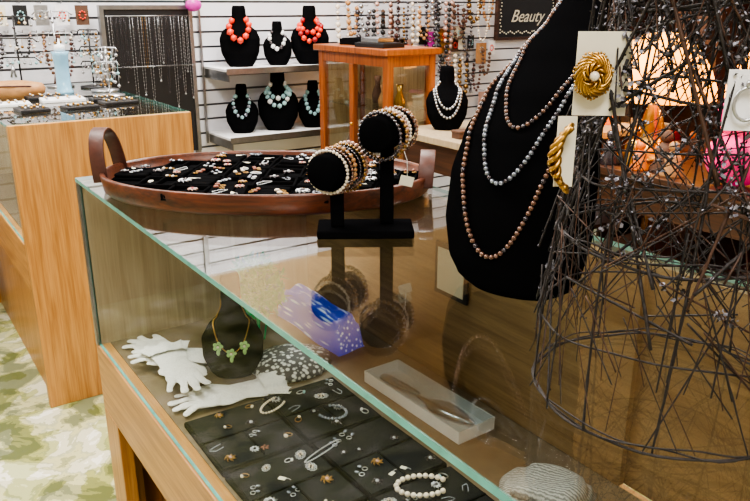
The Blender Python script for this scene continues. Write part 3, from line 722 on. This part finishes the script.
for k in range(440):
    a=R.uniform(0,2*pi); z0=R.uniform(.0,.46) if k%3==0 else R.uniform(.12,.46); L=R.uniform(.08,.32); z1=min(.49,z0+L*R.uniform(.1,1)); z0=max(.003,z0)
    da=R.choice([-1,1])*R.uniform(.3,1.05); n=16
    p0=wp(a,z0,R.uniform(.004,.014)); p1=wp(a+da,z1,R.uniform(.004,.014)); pts=[p0.lerp(p1,i/n) for i in range(n+1)]
    if k%5==0: r0=R.choice([.0011,.0013,.0015]); thick.append(pts)
    else: r0=R.choice([.0005,.0006,.0008,.0009])
    twig(bm,pts,r0,0 if R.random()<.8 else 1); rods.append(pts)
for k in range(110):
    a=R.uniform(0,2*pi); z0=R.uniform(.003,.10); z1=R.uniform(.10,.24); da=R.uniform(-1.1,1.1); n=10
    p0=wp(a,z0,.006); p1=wp(a+da,z1,.006); pts=[p0.lerp(p1,i/n) for i in range(n+1)]
    tube(bm,pts,R.choice([.0005,.0006,.0009]),4,mi=R.choice([0,1])); 
mk('wire_lattice',bm,['wire','wirec'],e,kind='stuff')
bm=bmesh.new()
def flake(c,s,mi):
    q=Matrix.Rotation(R.uniform(0,6),3,Vector([R.uniform(-1,1) for _ in range(3)]).normalized())
    c.z=max(.008,c.z)
    v=[bm.verts.new(c+q@Vector(t)*s) for t in ((-1.0,0,0),(-.3,.7,.35),(.9,.4,0),(1.0,-.3,.4),(.1,-.8,.3),(0,0,-.25))]
    for f in ((0,1,5),(1,2,5),(2,3,5),(3,4,5),(4,0,5)): bm.faces.new([v[j] for j in f]).material_index=mi
def keep(z): return R.random() < (.06 if z<.10 else .30 if z<.20 else .8 if z<.28 else 1)
for k in range(7000):
    p=R.choice(rods); i=R.randrange(len(p)-1); c=Vector(p[i]).lerp(Vector(p[i+1]),R.random())+Vector([R.uniform(-.0013,.0013) for _ in range(3)])
    if not keep(c.z): continue
    flake(c,R.uniform(.0009,.0020),0 if R.random()<.4 else 1)
for k in range(380):
    p=R.choice(rods); i=R.randrange(len(p)-1); cc=Vector(p[i])
    if not keep(cc.z): continue
    for q in range(R.randrange(8,22)):
        j=max(0,min(len(p)-2,i+R.randrange(-1,2))); c=Vector(p[j]).lerp(Vector(p[j+1]),R.random())+Vector([R.gauss(0,.0024) for _ in range(3)])
        flake(c,R.uniform(.0014,.0030),0 if R.random()<.65 else 1)
mk('leaf_fragments',bm,['flake','wire'],e,kind='stuff')
# brooch on card
cb=(.500,.404,1.306)
e=empty('carded_brooch',cb,(0,0,HEAD-.1),'ornate antique gold rosette brooch on white card','brooch')
bm=bmesh.new(); box(bm,-.021,.022,.004,.005,-.033,.034); mk('card',bm,'card',e)
bm=bmesh.new(); tube(bm,[(0,.005,.028),(.01,.02,.045),(.03,.03,.04)],.0006,5); mk('hook',bm,'wire',e)
bm=bmesh.new()
for k in range(18):   # swirled overlapping scrolls
    a=2*pi*k/18
    for lay,(r0,r1,tw,tr) in enumerate(((.004,.0150,1.9,.0011),(.003,.0105,-1.6,.0010))):
        if lay and k%2: continue
        tube(bm,[(-.008+(r0+(r1-r0)*t)*math.cos(a+tw*t),-.005-.004*math.sin(t*pi)-.002*lay,1.2*(r0+(r1-r0)*t)*math.sin(a+tw*t)) for t in [i/9 for i in range(10)]],[tr*(.7+.6*math.sin(pi*i/9)) for i in range(10)],6)
for k in range(40):
    a=2*pi*k/40; rr=1+.05*math.sin(7*a); ball(bm,(-.008+.0150*rr*math.cos(a),-.004,.0182*rr*math.sin(a)),.0012,1)
mk('brooch_body',bm,'agold',e)
bm=bmesh.new(); ball(bm,(-.008,-.0105,.0),.0040,3); mk('centre_stone',bm,'pearl',e)
e=empty('twisted_gold_earring',(.478,.420,1.238),(0,0,HEAD),'twisted gold hoop earring hung on white card','earring')
bm=bmesh.new()
for ph in (0,2.1,4.2):
    pts=[]
    for i in range(70):
        t=-1.3+2.6*i/69; cx=.010-.017*math.cos(t); cz=.027*math.sin(t)
        rad_=.0030*math.cos(t*.85)+.001
        q=7*t+ph; pts.append((cx+rad_*math.cos(q)*math.cos(t),rad_*math.sin(q)-.003,cz+rad_*math.cos(q)*math.sin(t)))
    tube(bm,pts,.0024,7)
mk('hoop',bm,'agold',e)
bm=bmesh.new(); box(bm,-.004,.012,.006,.007,-.026,.034); mk('card',bm,'card',e)
bm=bmesh.new(); tube(bm,[(.002,.007,.032),(.01,.02,.042),(.03,.03,.045)],.0006,5); mk('hook',bm,'wire',e)
for (x,y,z,rz,lab,cd) in ((.530,.297,1.292,HEAD-.1,'silver disc earring on pale grey card',1),(.505,.352,1.378,HEAD,'silver hoop earring hooked on the wire form',0)):
    e=empty('carded_earring' if cd else 'hoop_earring',(x,y,z),(0,0,rz),lab,'earring')
    if cd: bm=bmesh.new(); box(bm,-.014,.016,.003,.004,-.020,.024); mk('card',bm,'white',e)
    bm=bmesh.new(); tube(bm,[(.009*math.cos(2*pi*i/20),-.001,.012*math.sin(2*pi*i/20)) for i in range(20)],.0013,6,True); ball(bm,(0,-.002,.014),.0032,2); mk('hoop',bm,'silver',e)
    bm=bmesh.new(); tube(bm,[(0,.004,.02),(.004,.015,.03),(.01,.03,.028)],.0006,5); mk('hook',bm,'wire',e)
# ------------------------------------------------------------ contents of near case (deck z=.60)
DZ=.60
gp='black display pads in the case'
cen=[]
for i in range(2):
    for j in range(4):
        x=.475+.165*i; y=.54+.194*j; cen.append((x,y))
        e=empty('display_pad',(x,y,DZ),(0,0,.02*(-1)**j),'black velvet jewellery pad lying in glass case','jewelry pad',gp)
        bm=bmesh.new(); box(bm,-.081,.081,-.095,.095,0,.012); mk('pad_body',bm,'blackpad',e,bevel=.003)
        bm=bmesh.new(); box(bm,-.076,.076,-.090,.090,.0122,.0135); mk('pad_face',bm,'padface',e)
        bx('divider',-.076,.076,-.0015,.0015,.0136,.0165,'blackpad',e); bx('divider',-.0015,.0015,-.09,-.0016,.0136,.0165,'blackpad',e)
for (x,y) in cen:
    for a in range(4):
        for b in range(4):
            if R.random()<.28: continue
            ch=[1,2,4,5,6,7,14,9,5,10,14,10,2,0,9,3] if not (x<.5 and y>1.0) else [12,2,11,13,3,10,5,14,0,9]
            put(R.choice(ch),(x-.054+.036*a+R.uniform(-.010,.010),y-.067+.045*b+R.uniform(-.008,.008),DZ+.0137),R.uniform(-3,3),'small jewellery on the black pads',R.uniform(.65,1.0))
o=bracelet_proto((.64,.80,DZ+.0165),'pearl',.042,.026,.5,.0048,lab='cream pearl bracelet curled on black pad'); o.rotation_euler=(0,0,-.5)
o=bracelet_proto((.56,1.17,DZ+.0165),'pearl',.035,.016,.9,.0028,lab='cream pearl bracelet curled on black pad'); o.rotation_euler=(0,0,.5)
o=bracelet_proto((.64,1.08,DZ+.0165),'pearls',.028,.024,.9,.0034,lab='silver pearl bracelet curled on black pad'); o.rotation_euler=(0,0,2.2)
o=bracelet_proto((.56,.98,DZ+.0165),'silver',.045,.006,.4,.0018,lab='straight silver chain bracelet on black pad'); o.rotation_euler=(0,0,.3)
# white box with silver utensil
e=empty('white_tray',(.828,1.03,DZ),(0,0,.03),label='slim white box with clear lid holding silver server',cat='box')
w,l,h=.045,.148,.026
bm=bmesh.new()
box(bm,-w,w,-l,l,0,.004)
box(bm,-w,-w+.003,-l,l,.004,h);box(bm,w-.003,w,-l,l,.004,h);box(bm,-w+.003,w-.003,-l,-l+.003,.004,h);box(bm,-w+.003,w-.003,l-.003,l,.004,h)
mk('box_body',bm,'white',e)
bx('clear_lid',-w-.001,w+.001,-l-.001,l+.001,h+.0005,h+.003,'glassc',e)
e=empty('cake_server',(.828,1.03,DZ+.006),(0,0,.16),'silver cake server with grey handle in white box','utensil')
bm=bmesh.new(); rs=[]
for (y,w_) in ((-.125,.002),(-.11,.012),(-.08,.022),(-.04,.026),(-.02,.020),(-.005,.007),(.02,.004)):
    rs.append([Vector((-w_,y,.004)),Vector((0,y,.006)),Vector((w_,y,.004)),Vector((w_*.9,y,.002)),Vector((0,y,.003)),Vector((-w_*.9,y,.002))])
rings(bm,rs); mk('blade',bm,'silver',e)
bm=bmesh.new(); rs=[[Vector((r_*math.cos(2*pi*j/14),y,.009+.6*r_*math.sin(2*pi*j/14))) for j in range(14)] for y,r_ in ((.018,.003),(.03,.007),(.06,.010),(.10,.012),(.122,.010),(.128,.002))]
rings(bm,rs); mk('handle',bm,'silver',e)
# framed notice card on the inside of the sliding door
e=empty('notice_card',(.923,1.07,.85),(0,0,0),'small white card in black frame on sliding door','card')
bm=bmesh.new(); box(bm,-.006,-.0005,-.050,.050,-.055,.055); mk('frame',bm,'black',e)
bm=bmesh.new(); box(bm,-.008,-.0062,-.040,.040,-.045,.045); mk('paper',bm,'card',e)
# blue purse
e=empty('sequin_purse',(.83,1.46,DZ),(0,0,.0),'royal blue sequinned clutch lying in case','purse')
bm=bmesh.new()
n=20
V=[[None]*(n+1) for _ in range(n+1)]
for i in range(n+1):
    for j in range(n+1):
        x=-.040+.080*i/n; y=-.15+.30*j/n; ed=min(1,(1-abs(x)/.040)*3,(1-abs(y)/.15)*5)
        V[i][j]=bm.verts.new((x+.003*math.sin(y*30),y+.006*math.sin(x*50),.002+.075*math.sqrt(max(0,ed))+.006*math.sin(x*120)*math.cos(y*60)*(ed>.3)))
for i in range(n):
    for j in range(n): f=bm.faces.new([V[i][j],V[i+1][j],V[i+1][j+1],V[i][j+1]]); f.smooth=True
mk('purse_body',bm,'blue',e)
# tinsel bush
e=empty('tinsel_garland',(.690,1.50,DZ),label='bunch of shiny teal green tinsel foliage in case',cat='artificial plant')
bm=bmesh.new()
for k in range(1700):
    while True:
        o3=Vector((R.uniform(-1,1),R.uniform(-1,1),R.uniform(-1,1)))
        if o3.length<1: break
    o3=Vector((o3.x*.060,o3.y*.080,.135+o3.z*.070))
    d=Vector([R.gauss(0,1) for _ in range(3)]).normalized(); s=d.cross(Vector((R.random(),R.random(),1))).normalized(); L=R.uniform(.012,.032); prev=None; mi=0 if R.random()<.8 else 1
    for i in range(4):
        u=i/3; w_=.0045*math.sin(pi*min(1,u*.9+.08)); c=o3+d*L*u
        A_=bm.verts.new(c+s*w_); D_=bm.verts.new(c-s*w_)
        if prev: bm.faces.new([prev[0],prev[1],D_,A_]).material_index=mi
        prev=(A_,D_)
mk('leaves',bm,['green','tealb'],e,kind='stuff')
for k in range(6):
    a=2*pi*k/6; bm=bmesh.new(); tube(bm,[(.015*math.cos(a),.015*math.sin(a),.001),(.03*math.cos(a),.03*math.sin(a),.09),(.04*math.cos(a),.04*math.sin(a),.15)],.002,5); mk('stem',bm,'green',e)
# small bust in case
neck=Sec([(0,.050,.030,.032,0),(.015,.064,.038,.036,0),(.06,.082,.044,.040,0),(.11,.084,.042,.038,.008),(.145,.066,.034,.034,.016),(.17,.040,.028,.028,.024),(.20,.028,.024,.024,.03),(.275,.026,.023,.023,.036),(.285,.022,.019,.019,.037)])
sm=.78; sb=(.565,1.365,DZ)
bm=bmesh.new(); neck.mesh(bm,24,34)
for v in bm.verts: v.co*=sm
mk('necklace_bust',bm,'velvet',None,sb,(0,0,HEAD+.1),label='small black velvet bust with gold flower necklace',cat='jewelry bust')
necklace('flower_necklace',scaled(strand(neck,.215,.085,.055,.005),sm),.0018,['gold'],lambda i,n:0,sb,(0,0,HEAD+.1),'gold chain necklace with pale green enamel flowers',1)
for t in (-1,0,1):
    x=t*.032*sm*1.1; z=(.085+.018*abs(t))*sm; y=neck.front(x/sm,z/sm)*sm-.006
    v=Matrix.Rotation(HEAD+.1,3,'Z')@Vector((x,y,z))
    bm=bmesh.new()
    for k in range(5): ball(bm,(.007*math.cos(k*2*pi/5),0,.007*math.sin(k*2*pi/5)),.0045,2,0,(1,.5,1))
    ball(bm,(0,-.003,0),.0030,2,1)
    ball(bm,(0,0,-.014),.005,2,0,(.8,.5,1.4))
    mk('enamel_flower',bm,['lime','card'],None,(sb[0]+v.x,sb[1]+v.y,DZ+v.z),(0,0,HEAD+.1),label='pale green enamel flower pendant on gold necklace',cat='pendant',group='enamel flower pendants')
# lace gloves: flat limp fabric
clouds=bpy.data.textures.new('crumple','CLOUDS'); clouds.noise_scale=.045
def glove(loc,rz,flip,lab,s=1.2,zs=.5):
    e=empty('lace_glove',loc,(0,0,rz),lab,'glove','white lace gloves'); e.scale=(s,s,s*zs)
    bm=bmesh.new()
    def cap(p0,p1,r0,r1,fl=.45,n=10):
        p0=Vector(p0);p1=Vector(p1)
        for i in range(n+1):
            t=i/n; r_=r0*(1-t)+r1*t; c=p0.lerp(p1,t); ball(bm,(c.x,c.y,max(c.z,r_*fl+.0015)),r_,2,0,(1,1,fl))
    cap((0,-.10,.014),(0,-.05,.014),.048,.040,.26); cap((0,-.05,.014),(0,.03,.014),.040,.041,.28); cap((-.014,.0,.012),(.014,.0,.012),.034,.034,.3)
    for i,(x,L,a) in enumerate(((-.030,.054,-.10),(-.011,.072,-.02),(.009,.068,.04),(.028,.050,.14))):
        x*=flip; a*=flip
        m_=(x+math.sin(a)*L*.5,.045+math.cos(a)*L*.5,.016+.005*(i%2)); en=(x+math.sin(a*3)*L*.8,.045+math.cos(a*2)*L,.007)
        cap((x,.035,.012),m_,.0106,.0104,.55,9); cap(m_,en,.0104,.0088,.5,9)
    cap((-.03*flip,-.01,.010),(-.050*flip,.022,.012),.016,.0118,.5,7); cap((-.050*flip,.022,.012),(-.048*flip,.055,.008),.0118,.0098,.45,6)
    o=mk('glove_body',bm,'lace',e); r_=o.modifiers.new('r','REMESH'); r_.mode='VOXEL'; r_.voxel_size=.0024; r_.use_smooth_shade=True
    s_=o.modifiers.new('s','SMOOTH'); s_.iterations=4
    d_=o.modifiers.new('d','DISPLACE'); d_.texture=clouds; d_.strength=.014; d_.mid_level=.5
    bm=bmesh.new(); n=60
    rs=[]
    for q,(y,w,h_) in enumerate(((-.085,.048,.014),(-.105,.054,.015),(-.128,.060,.016),(-.134,.062,.015))):
        rs.append([Vector(((w+.005*math.sin(j*9*2*pi/n)*q/2)*math.cos(2*pi*j/n),y+.007*math.sin(j*7*2*pi/n)*(q>1),.024+h_*math.sin(2*pi*j/n)*(1+.14*math.sin(j*9*2*pi/n)))) for j in range(n)])
    rings(bm,rs,capa=False,capb=False); mk('cuff',bm,'lace',e)
glove((.475,1.55,DZ+.002),math.radians(20),1,'white lace glove lying palm down in case',.92)
glove((.505,1.275,DZ+.004),math.radians(80),-1,'white lace glove lying limp beside pads',.90)
glove((.478,1.47,DZ+.022),math.radians(52),1,'white lace glove draped over other gloves',.86)
glove((.450,1.39,DZ+.030),math.radians(175),1,'white lace glove crumpled on top of the pile',.86)
# beaded purse
bm=bmesh.new(); n=72
rs=[[Vector(((r_+(.004*abs(math.sin(9*2*pi*j/n)) if r_>.08 else 0))*math.cos(2*pi*j/n)*.95,(r_+(.004*abs(math.sin(9*2*pi*j/n)) if r_>.08 else 0))*.85*math.sin(2*pi*j/n),z)) for j in range(n)] for r_,z in ((.001,.036),(.05,.032),(.09,.016),(.094,.006),(.09,.0005),(.001,.0005))]
rings(bm,rs); mk('beaded_purse',bm,'doily',None,(.685,1.33,DZ),label='flat round silver beaded lace purse in case',cat='purse')
# folded ribbed cloth
e=empty('folded_cloth',(.80,.675,DZ),(0,0,.5),'soft folded grey ribbed cloth in case','cloth')
for q in range(3):
    bm=bmesh.new(); n=22; V=[[None]*(n+1) for _ in range(n+1)]; W2=.068-.008*q; L2=.082-.014*q
    for i in range(n+1):
        for j in range(n+1):
            u=-1+2*i/n; v=-1+2*j/n
            x=u*W2*(1-.18*v*v); y=v*L2*(1-.16*u*u)
            ed=min(1,(1-abs(u))*3,(1-abs(v))*3)
            z=.003+.012*q+.014*math.sqrt(max(0,ed))+.005*math.sin(x*55+q)*math.cos(y*38+q)*ed
            V[i][j]=bm.verts.new((x+.006*math.sin(y*40+q),y+.006*math.sin(x*50+q*2),z))
    for i in range(n):
        for j in range(n): f=bm.faces.new([V[i][j],V[i+1][j],V[i+1][j+1],V[i][j+1]]); f.smooth=True
    o=mk('cloth_layer',bm,'stripe',e); sd_=o.modifiers.new('s','SOLIDIFY'); sd_.thickness=.003; sd_.offset=-1
# ------------------------------------------------------------ world + camera
w=bpy.data.worlds.new('world'); bpy.context.scene.world=w; w.use_nodes=True
w.node_tree.nodes['Background'].inputs[0].default_value=(.9,.93,1,1); w.node_tree.nodes['Background'].inputs[1].default_value=.5
cam=bpy.data.cameras.new('camera'); co=bpy.data.objects.new('camera',cam); C.objects.link(co)
co.location=(0,0,1.36); co.rotation_euler=(math.radians(90-18.3),0,HEAD)
cam.sensor_width=36; cam.lens=742/750*36; cam.clip_start=.02
bpy.context.scene.camera=co
